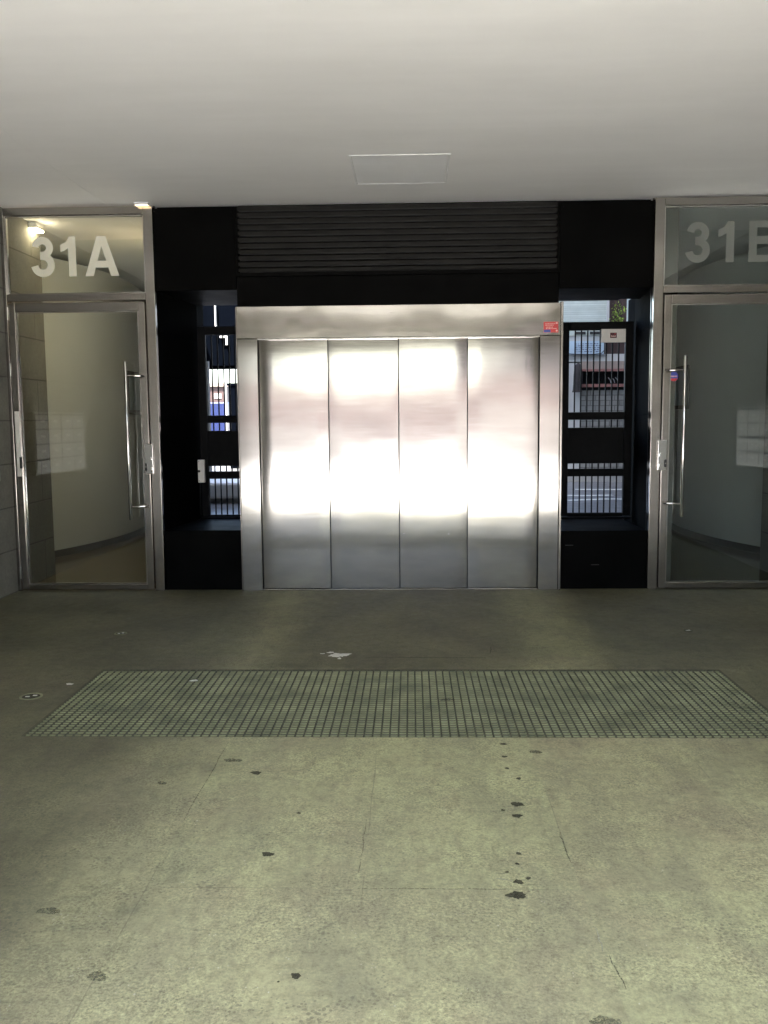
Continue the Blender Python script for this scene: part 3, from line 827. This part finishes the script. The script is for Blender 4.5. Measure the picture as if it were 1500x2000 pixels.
    BX(-9.2, -2.25, 0.07, 6.1, -0.012, 0.003).build('lobby_floor', 'lobbyfloor', lb)
    BX(-9.2, -2.262, 0.07, 1.449, ZC - 0.02, ZC - 0.003).build('lobby_ceiling', 'lobbywall', lb) if False else None
    MB().prism([(mx(a), b) for a, b in ((-9.2, 1.451), (-2.30, 1.451), (-2.32, 1.80), (-3.45, 6.1), (-9.2, 6.1))], ZC, ZC + 0.3).build('lobby_ceiling', 'lobbywall', lb)
    # mailboxes on the porch side wall
    xw = XL if left else XR
    s = 1 if left else -1
    ya, yb = (-1.64, -0.38) if left else (-1.60, -0.34)
    mbk = thing('mailbox_bank', 'bank of pale letterboxes fixed on the %s block wall near the glass door' % ('left' if left else 'right'), 'mailboxes', (xw, (ya + yb) / 2, 1.0), 'letterbox banks')
    def sx(a, b): return sorted((xw + s * a, xw + s * b))
    a, b = sx(0.001, 0.055)
    B(a, b, ya, yb, 1.01, 1.60).build('box_body', 'mail', mbk, bevel=0.003)
    for rI in range(4):
        for cI in range(4):
            w_ = (yb - ya - 0.04) / 4
            y_ = ya + 0.02 + cI * w_; z_ = 1.03 + rI * 0.14
            a, b = sx(0.056, 0.064)
            d_ = B(a, b, y_ + 0.006, y_ + w_ - 0.006, z_, z_ + 0.115).build('mailbox_door', 'mail', mbk, bevel=0.002)
            a, b = sx(0.056, 0.060)
            B(a, b, y_ + 0.006, y_ + w_ - 0.006, z_ + 0.118, z_ + 0.134).build('letter_slot', 'slot', d_)
            a, b = sx(0.0645, 0.067)
            B(a, b, y_ + 0.10, y_ + 0.19, z_ + 0.05, z_ + 0.075).build('name_plate', 'white', d_)
entrance(-1)
entrance(1)

# framed notices hanging on the curved lobby walls
for s, lab in ((-1, 'dark framed notice on the curved wall of the left lobby'), (1, 'dark framed notice on the curved wall of the right lobby')):
    mxx = (lambda x: x) if s < 0 else (lambda x: -0.142 - x)
    nb = thing('notice_frame', lab, 'notice', (mxx(-3.62), 4.0, 1.9), 'framed notices in the lobbies')
    def BX2(x0, x1, *r):
        a, b = sorted((mxx(x0), mxx(x1))); return B(a, b, *r)
    BX2(-3.640, -3.600, 3.55, 4.25, 1.60, 2.15).build('frame', 'lobbydark', nb, bevel=0.004)
    BX2(-3.5995, -3.596, 3.60, 4.20, 1.65, 2.10).build('paper', 'bluesign', nb)

# ------------------------------------------------------------------ lamps of the left entrance
lp = thing('ceiling_lamp', 'lit warm lamp high on the block wall inside the left lobby', 'lamp', (-3.47, 0.66, 3.30))
B(-3.528, -3.45, 0.56, 0.74, 3.295, 3.345).build('lamp_body', 'white', lp, bevel=0.004)
B(-3.522, -3.456, 0.57, 0.73, 3.280, 3.294).build('lamp_shade', 'lamp', lp)
ll = bpy.data.lights.new('lobby_lamp', 'POINT'); ll.energy = 0.15; ll.color = (1.0, 0.80, 0.55); ll.shadow_soft_size = 0.04
lo = bpy.data.objects.new('lobby_lamp_light', ll); COL.objects.link(lo); lo.location = (-3.42, 0.60, 3.20); lo.parent = lp; lo.matrix_parent_inverse = lp.matrix_basis.inverted()
wl_ = thing('wall_lamp', 'lit warm wall lamp inside the left lobby, hidden behind the door post', 'lamp', (-2.33, 1.3, 2.6))
B(-2.345, -2.292, 1.22, 1.38, 2.50, 2.72).build('lamp_body', 'white', wl_, bevel=0.004)
B(-2.352, -2.3455, 1.24, 1.36, 2.52, 2.70).build('lamp_shade', 'lamp', wl_)
l2 = bpy.data.lights.new('wall_lamp', 'POINT'); l2.energy = 1.4; l2.color = (1.0, 0.72, 0.40); l2.shadow_soft_size = 0.05
lo2 = bpy.data.objects.new('wall_lamp_light', l2); COL.objects.link(lo2); lo2.location = (-2.42, 1.3, 2.6); lo2.parent = wl_; lo2.matrix_parent_inverse = wl_.matrix_basis.inverted()
lp2 = thing('corner_lamp', 'tiny lit warm lamp in the ceiling corner above the post of 31A', 'lamp', (-2.27, -0.06, ZC - 0.02))
B(-2.338, -2.215, -0.103, -0.045, ZC - 0.022, ZC - 0.001).build('lamp_body', 'hatchframe', lp2, bevel=0.003)
B(-2.330, -2.225, -0.095, -0.055, ZC - 0.026, ZC - 0.0225).build('lamp_shade', 'lampdim', lp2)

# ------------------------------------------------------------------ ceiling hatch
ht = thing('ceiling_hatch', 'flush white access hatch in the ceiling in front of the louvre', 'hatch', (-0.07, -0.94, ZC))
hx0, hx1, hy0, hy1 = -0.428, 0.287, -1.33, -0.55
fw = 0.016
mb = MB()
mb.box(hx0, hx1, hy0, hy0 + fw, ZC - 0.006, ZC - 0.0005); mb.box(hx0, hx1, hy1 - fw, hy1, ZC - 0.006, ZC - 0.0005)
mb.box(hx0, hx0 + fw, hy0 + fw, hy1 - fw, ZC - 0.006, ZC - 0.0005); mb.box(hx1 - fw, hx1, hy0 + fw, hy1 - fw, ZC - 0.006, ZC - 0.0005)
mb.build('hatch_frame', 'hatchframe', ht, bevel=0.002)
B(hx0 + fw + .004, hx1 - fw - .004, hy0 + fw + .004, hy1 - fw - .004, ZC - 0.004, ZC - 0.0006).build('hatch_panel', 'hatch', ht)

# ------------------------------------------------------------------ floor grate
gt = thing('floor_grate', 'long steel grating set in the floor in front of the lift door', 'grate', (-0.03, -3.14, 0))
mb = MB()
mb.box(GX0, GX1, GY0, GY0 + 0.006, -0.05, -0.001); mb.box(GX0, GX1, GY1 - 0.006, GY1, -0.05, -0.001)
mb.box(GX0, GX0 + 0.012, GY0 + .006, GY1 - .006, -0.05, -0.001); mb.box(GX1 - 0.012, GX1, GY0 + .006, GY1 - .006, -0.05, -0.001)
mb.build('frame', 'gratedark', gt)
ny = 34
mb = MB()
for k in range(1, ny):
    y = GY0 + (GY1 - GY0) * k / ny + random.uniform(-.0008, .0008)
    mb.box(GX0 + .012, GX1 - .012, y - 0.0045, y + 0.0045, -0.009, -0.003)
mb.build('cross_bars', 'grate', gt)
nxr = 90
mb = MB()
for k in range(1, nxr):
    x = GX0 + (GX1 - GX0) * k / nxr
    mb.box(x - 0.0040, x + 0.0040, GY0 + .006, GY1 - .006, -0.022, -0.0015 + random.uniform(-.0003, .0003))
mb.build('bearing_bars', 'gratedark', gt)

# ------------------------------------------------------------------ small things on the floor
def splat(x, y, r, mat, name, sx_=1.0, seed=0, arms=0, z=0.0025, parent=floor, rot=0.0):
    rnd = random.Random(seed)
    n = 40
    ph = [rnd.uniform(0, 6.28) for _ in range(5)]
    pts = []
    for k in range(n):
        a = 2 * math.pi * k / n
        q = 0.85 + 0.12 * math.sin(2 * a + ph[0]) + 0.10 * math.sin(3 * a + ph[1]) + 0.08 * math.sin(5 * a + ph[2]) + 0.07 * math.sin(11 * a + ph[3])
        q += 0.35 * arms * max(0, math.sin(4 * a + ph[4])) ** 6
        u, v_ = r * q * math.cos(a) * sx_, r * q * math.sin(a)
        pts.append((x + u * math.cos(rot) - v_ * math.sin(rot), y + u * math.sin(rot) + v_ * math.cos(rot)))
    mb = MB(); mb.prism(pts, z - 0.0012, z)
    return mb.build(name, mat, parent)
spots = [(0.418, -3.81, .014), (0.407, -3.965, .011), (0.404, -4.10, .010), (0.441, -4.21, .011), (0.405, -4.462, .022),
         (0.393, -4.565, .017), (0.344, -4.516, .007), (0.363, -4.862, .009), (0.35, -4.934, .007), (0.340, -5.053, .015),
         (0.325, -5.135, .026), (0.31, -4.99, .006), (0.375, -5.03, .008)]
for i, (x, y, r) in enumerate(spots):
    splat(x, y, r, 'stain', 'stain', 1.1, i + 3, 0.7 if r > .014 else 0.2)
for i, (x, y, r) in enumerate([(-0.672, -4.159, .020), (-0.507, -4.878, .018), (-0.321, -5.559, .013), (-0.365, -5.585, .003), (-0.44, -4.55, .007)]):
    splat(x, y, r, 'stain', 'stain', 1.2, i + 40, 0.3)
for i, (x, y, r, s_) in enumerate([(-1.127, -5.248, .022, 1.7), (-0.861, -5.57, .024, 1.2), (0.472, -5.737, .030, 1.5), (-1.046, -4.271, .018, 1.2), (0.553, -3.907, .020, 1.5), (-0.80, -4.02, .022, 2.0), (0.185, -3.15, .02, 2)]):
    splat(x, y, r, 'stainfaint', 'stain', s_, i + 60)
ps = thing('paint_splash', 'white paint splash on the floor between the grate and the lift', 'paint spill', (-0.478, -2.24, 0))
splat(-0.470, -2.235, .050, 'paint', 'paint_blot', 1.3, 91, 0.9, parent=ps)
splat(-0.53, -2.17, .016, 'paint', 'paint_blot', 1.6, 93, 0.4, parent=ps)
splat(-0.462, -2.315, .018, 'paint', 'paint_blot', 0.8, 95, 0.2, parent=ps)
splat(-0.58, -2.20, .008, 'paint', 'paint_blot', 2, 97, 0.2, parent=ps)
# pale scratches and dark scuffs
def scratch(x0, y0, x1, y1, w_, mat, seed):
    rnd = random.Random(seed)
    mb = MB(); n = 8
    P = [(x0 + (x1 - x0) * k / n + rnd.uniform(-.003, .003), y0 + (y1 - y0) * k / n + rnd.uniform(-.003, .003)) for k in range(n + 1)]
    W = [w_ * (0.25 + 0.75 * math.sin(math.pi * (k + .3) / (n + .6))) for k in range(n + 1)]
    ribbon(mb, P, W, 0.001, 0.0018, lambda a, b, d: (a, b, d))
    mb.build('scratch', mat, floor)
scratch(0.537, -5.31, 0.533, -5.44, 0.005, 'scratch', 1)
scratch(0.27, -5.03, 0.32, -5.045, 0.006, 'scratch', 11)
scratch(0.530, -4.70, 0.530, -4.92, 0.005, 'stainfaint', 2)
scratch(-0.30, -2.29, 0.46, -2.30, 0.006, 'stain', 3)
scratch(-0.865, -3.78, -0.868, -4.62, 0.004, 'crack', 4)
scratch(-0.178, -4.60, -0.182, -5.00, 0.004, 'crack', 5)
scratch(0.545, -5.45, 0.56, -5.60, 0.004, 'stainfaint', 6)
scratch(-0.18, -5.10, 0.30, -5.098, 0.003, 'crack', 7)
scratch(0.52, -2.02, 0.50, -2.20, 0.006, 'stain', 8)

def cover(x, y, r, lab, mat_in='stain'):
    t = thing('access_cover', lab, 'floor cap', (x, y, 0), 'round caps set in the floor')
    mb = MB(); n = 32
    ribbon(mb, arc(x, y, r, r, 0, 360, n), r * 0.22, 0.001, 0.005, lambda a, b, d: (a, b, d))
    mb.build('ring', 'gratedark' if mat_in == 'chrome' else 'grate', t)
    MB().prism(arc(x, y, r * .86, r * .86, 0, 350, 31), 0.0005, 0.003).build('lid', mat_in, t)
    mb = MB(); mb.box(x - r * .5, x - r * .1, y - r * .25, y - r * .05, 0.0032, 0.006); mb.box(x + r * .1, x + r * .5, y + .1 * r, y + .35 * r, 0.0032, 0.006)
    mb.build('slot_bar', 'paint', t)
cover(-2.098, -3.104, 0.055, 'largest round metal cap, left of the grate')
cover(-2.074, -1.649, 0.040, 'small dark round cap on the floor before the left glass door')
cover(1.944, -1.581, 0.028, 'tiny shiny round cap on the floor before the right glass door', 'chrome')
# litter
for i, (x, y, r) in enumerate([(-1.97, -2.88, .018), (-1.27, -2.80, .018)]):
    lt = splat(x, y, r, 'paint', 'litter', 1.3, 120 + i, 0.2, z=0.006 if i == 0 else 0.003, parent=None)
    tag(lt, ('pale scrap of paper at the left edge of the grate', 'small yellowish scrap lying on the grate')[i], 'litter')

# ------------------------------------------------------------------ rear street, seen through the right gate
YF = 7.2
sh = thing('shop_building', 'pale shopfront across the rear street seen through the right gate', 'building', (6, YF, 0.5))
B(2.0, 24.0, YF + 0.30, YF + 12, 0.5, 22.0).build('wall', 'brown', sh)
B(2.3, 2.80, YF - 0.05, YF + 0.29, 0.5, 2.40).build('column', 'whitewall', sh)
B(2.3, 3.24, YF - 0.02, YF + 0.29, 2.85, 3.9).build('blind_box', 'roller', sh)
B(3.205, 3.245, YF - 0.05, YF - 0.021, 2.85, 3.9).build('edge_post', 'whitewall', sh)
mb = MB(); mb.box(2.69, 2.87, YF - 0.03, YF - 0.021, 2.862, 2.91); mb.box(2.94, 3.10, YF - 0.03, YF - 0.021, 2.862, 2.91)
mb.build('vent', 'slot', sh)
B(2.3, 3.9, YF, YF + 0.29, 2.425, 2.545).build('fascia', 'whitewall', sh)
B(2.3, 3.16, YF + 0.0, YF + 0.29, 2.546, 2.849).build('upper_panel', 'whitewall', sh)
B(2.805, 5.0, YF - 0.06, YF + 0.29, 2.30, 2.424).build('cornice', 'beige', sh)
B(2.805, 5.0, YF - 0.08, YF + 0.29, 2.262, 2.299).build('red_trim', 'redtrim', sh)
B(2.805, 5.0, YF + 0.1, YF + 0.29, 2.055, 2.261).build('window', 'shopdark', sh)
B(2.805, 5.0, YF - 0.08, YF + 0.29, 2.005, 2.054).build('red_trim', 'redtrim', sh)
B(2.805, 5.0, YF - 0.02, YF + 0.29, 1.955, 2.004).build('dark_band', 'shopdark', sh)
B(2.805, 5.0, YF - 0.04, YF + 0.29, 0.5, 1.954).build('tiled_wall', 'tilewall', sh)
bs = thing('shop_sign', 'pale blue lettered board on the shopfront behind the right gate', 'sign', (2.88, YF - .06, 2.6))
B(2.58, 3.165, YF - 0.06, YF - 0.035, 2.535, 2.755).build('sign_board', 'bluesign', bs)
mb = MB()
for r_ in range(5):
    x = 2.70
    while x < 3.08:
        l = random.uniform(0.012, 0.045); h_ = random.uniform(.008, .014)
        mb.box(x, x + l, YF - 0.064, YF - 0.0605, 2.575 + r_ * 0.032, 2.575 + r_ * 0.032 + h_); x += l + random.uniform(.008, .02)
mb.build('print', 'inkblue', bs)
cbm = MB(); cbm.tube([(2.4, YF - .075, 2.555), (2.75, YF - .08, 2.54), (3.0, YF - .08, 2.535), (3.12, YF - .08, 2.55), (3.17, YF - .08, 2.60), (3.18, YF - .08, 2.72)], 0.007, 8)
tag(cbm.build('cable', 'rubber', smooth=True), 'black cable looping under the pale blue board', 'cable')
jk = MB()
jk.tube([(2.735, YF - .15, 2.39), (2.73, YF - .16, 2.34), (2.73, YF - .16, 2.2), (2.725, YF - .16, 2.05), (2.72, YF - .16, 1.95), (2.72, YF - .16, 1.92)], 0.07, 14, [0.3, 0.85, 1, 1.0, 1.05, 1.2])
tag(jk.build('hanging_jacket', 'jacket', smooth=True), 'dark jacket hanging on the pale column behind the right gate', 'jacket')
mt = MB()
for k, x in enumerate((3.30, 3.36, 3.42)):
    mt.tube([(x, YF - .02, 2.07), (x - .015, YF - .02, 2.12), (x - .05, YF - .02, 2.16)], 0.006, 6)
tag(mt.build('metal_rack', 'greymetal', smooth=True), 'bent grey metal rack in the dark shop window', 'rack')
B_ = B(2.3, 5.0, YF - 0.9, YF - 0.062, 0.501, 0.60).build('raised_kerb', 'kerb'); tag(B_, kind='structure')
wm = MB()  # sun glints on the rear ground, drawn as pale painted strips
for P in ([(1.9, 3.1), (2.4, 3.25), (3.1, 3.2)], [(1.7, 3.9), (2.2, 3.75), (2.6, 3.8)], [(2.3, 4.8), (2.8, 4.7), (3.3, 4.9)]):
    ribbon(wm, P, 0.10, 0.5, 0.503, lambda a, b, d: (a, b, d))
tag(wm.build('painted_sun_streaks', 'paint'), kind='structure')
# creeper on the upper wall
cr = thing('climbing_plant', 'bright green creeper on the brown wall above the right gate', 'plant', (3.4, YF + .2, 2.9))
sm = MB(); sm.tube([(3.36, YF + .22, 2.85), (3.34, YF + .2, 3.1), (3.42, YF + .18, 3.3), (3.38, YF + .2, 3.6)], 0.012, 6)
sm.tube([(3.34, YF + .2, 3.0), (3.45, YF + .12, 3.12), (3.52, YF + .1, 3.1)], 0.008, 6)
sm.build('stem', 'stem', cr)
lm = MB(); rl = random.Random(5)
cen = [(3.38, 3.22), (3.44, 3.12), (3.33, 3.08), (3.47, 3.05), (3.40, 3.34), (3.50, 3.25), (3.36, 3.5), (3.29, 3.0)]
for k in range(170):
    c = rl.choice(cen)
    p = Vector((c[0] + rl.gauss(0, .035), YF + rl.uniform(-.02, .2), c[1] + rl.gauss(0, .035)))
    if p.x < 3.262: continue
    s_ = rl.uniform(.012, .026)
    q = Matrix.Rotation(rl.uniform(0, 6.28), 3, 'Z') @ Matrix.Rotation(rl.uniform(0.3, 1.6), 3, 'X') @ Matrix.Rotation(rl.uniform(0, 6.28), 3, 'Z')
    vs = [lm.bm.verts.new(p + q @ Vector(v)) for v in ((-s_, 0, 0), (0, -s_ * .55, .003), (s_, 0, 0), (0, s_ * .55, .003))]
    lm.bm.faces.new(vs)
lm.build('foliage', 'leaf', cr)

# ------------------------------------------------------------------ rear street, seen through the left gate
po = thing('rear_canopy', 'dark overhanging canopy across the rear street seen through the left gate', 'canopy', (-5, 6.2, 0.5))
B(-9, -2.2, 5.98 + .2, 7.2, 2.36, 3.3).build('canopy_slab', 'navy', po)
B(-9, -8.7, 6.3, 8.9, 0.5, 2.359).build('canopy_pillar', 'navy', po)
B(-2.5, -2.25, 6.3, 8.9, 0.5, 2.359).build('canopy_pillar', 'navy', po)
br_ = MB(); br_.box(-2.95, -2.83, 6.10, 6.17, 2.78, 2.81); br_.box(-2.86, -2.83, 6.10, 6.17, 2.67, 2.78)
br_.build('bracket', 'whitewall', po)
B(-3.02, -3.0, 6.10, 6.17, 2.85, 3.3).build('drain_pipe', 'whitewall', po)
pp = thing('grey_post', 'thin grey post just beyond the left gate', 'post', (-2.88, 5, 0.5))
MB().cyl((-2.895, 5, 0.5), (0, 0, 1), 0.02, 1.85, 14).build('pole', 'greymetal', pp, smooth=True)
MB().cyl((-2.895, 5, 0.5), (0, 0, 1), 0.06, 0.02, 14).build('foot', 'greymetal', pp, smooth=True)
wp = thing('white_post', 'tall white post farther off behind the left gate', 'post', (-4.08, 12, 0.5))
MB().cyl((-4.085, 12, 0.5), (0, 0, 1), 0.022, 1.87, 14).build('pole', 'whitewall', wp, smooth=True)
MB().cyl((-4.085, 12, 0.5), (0, 0, 1), 0.07, 0.02, 14).build('foot', 'whitewall', wp, smooth=True)
db = thing('kiosk', 'dark navy kiosk behind the left gate', 'kiosk', (-3.3, 11, 0.5))
B(-3.83, -2.6, 11, 12, 0.5, 2.24).build('kiosk_body', 'navy', db)
B(-3.86, -2.57, 10.97, 12.03, 2.241, 2.29).build('kiosk_roof', 'navy', db)
fb = thing('brown_building', 'distant brown building seen through the left gate', 'building', (-8.5, 30, 0.5))
B(-11.5, -7.75, 30, 36, 0.5, 2.95).build('wall', 'brown', fb)
B(-11.6, -7.70, 29.9, 36.1, 2.951, 3.08).build('roof', 'beige', fb)
mb = MB(); mb.box(-8.3, -8.0, 29.97, 29.995, 2.45, 2.65)
mb.build('window', 'whitewall', fb)
bv = thing('blue_van', 'small blue van parked in front of the brown building', 'van', (-7.4, 25, 0.5))
MB().prism([(-8.9, .85), (-8.9, 1.45), (-8.55, 1.95), (-8.2, 2.18), (-6.6, 2.18), (-6.55, .85)], 24.2, 25.8, 'Y').build('van_body', 'bluepaint', bv, bevel=0.05)
MB().prism([(-8.62, 1.5), (-8.35, 1.95), (-7.6, 1.98), (-7.6, 1.5)], 24.17, 24.195, 'Y').build('window', 'shopdark', bv)
for x in (-8.4, -7.1):
    MB().cyl((x, 24.18, .82), (0, 1, 0), .32, .2, 20).build('wheel', 'rubber', bv)
# white low bench / planter edge
bn = thing('white_bench', 'low white rounded bench in the light beyond the left gate', 'bench', (-2.9, 3.3, 0.5))
MB().prism([(-3.3, 5.4), (-2.55, 2.95), (-2.0, 2.95), (-1.0, 3.0), (-1.0, 3.5), (-2.0, 3.6), (-2.6, 5.4)], 0.56, 0.755).build('seat', 'concrete_base', bn, bevel=0.03)
MB().prism([(-3.2, 5.3), (-2.5, 3.05), (-1.1, 3.08), (-1.1, 3.4), (-2.0, 3.5), (-2.65, 5.3)], 0.50, 0.559).build('base', 'kerb', bn)
tag(B(-30, 30, 36.2, 37, 0.5, 2.2).build('far_wall', 'kerb'), 'long pale wall closing the far end of the rear street', 'wall')
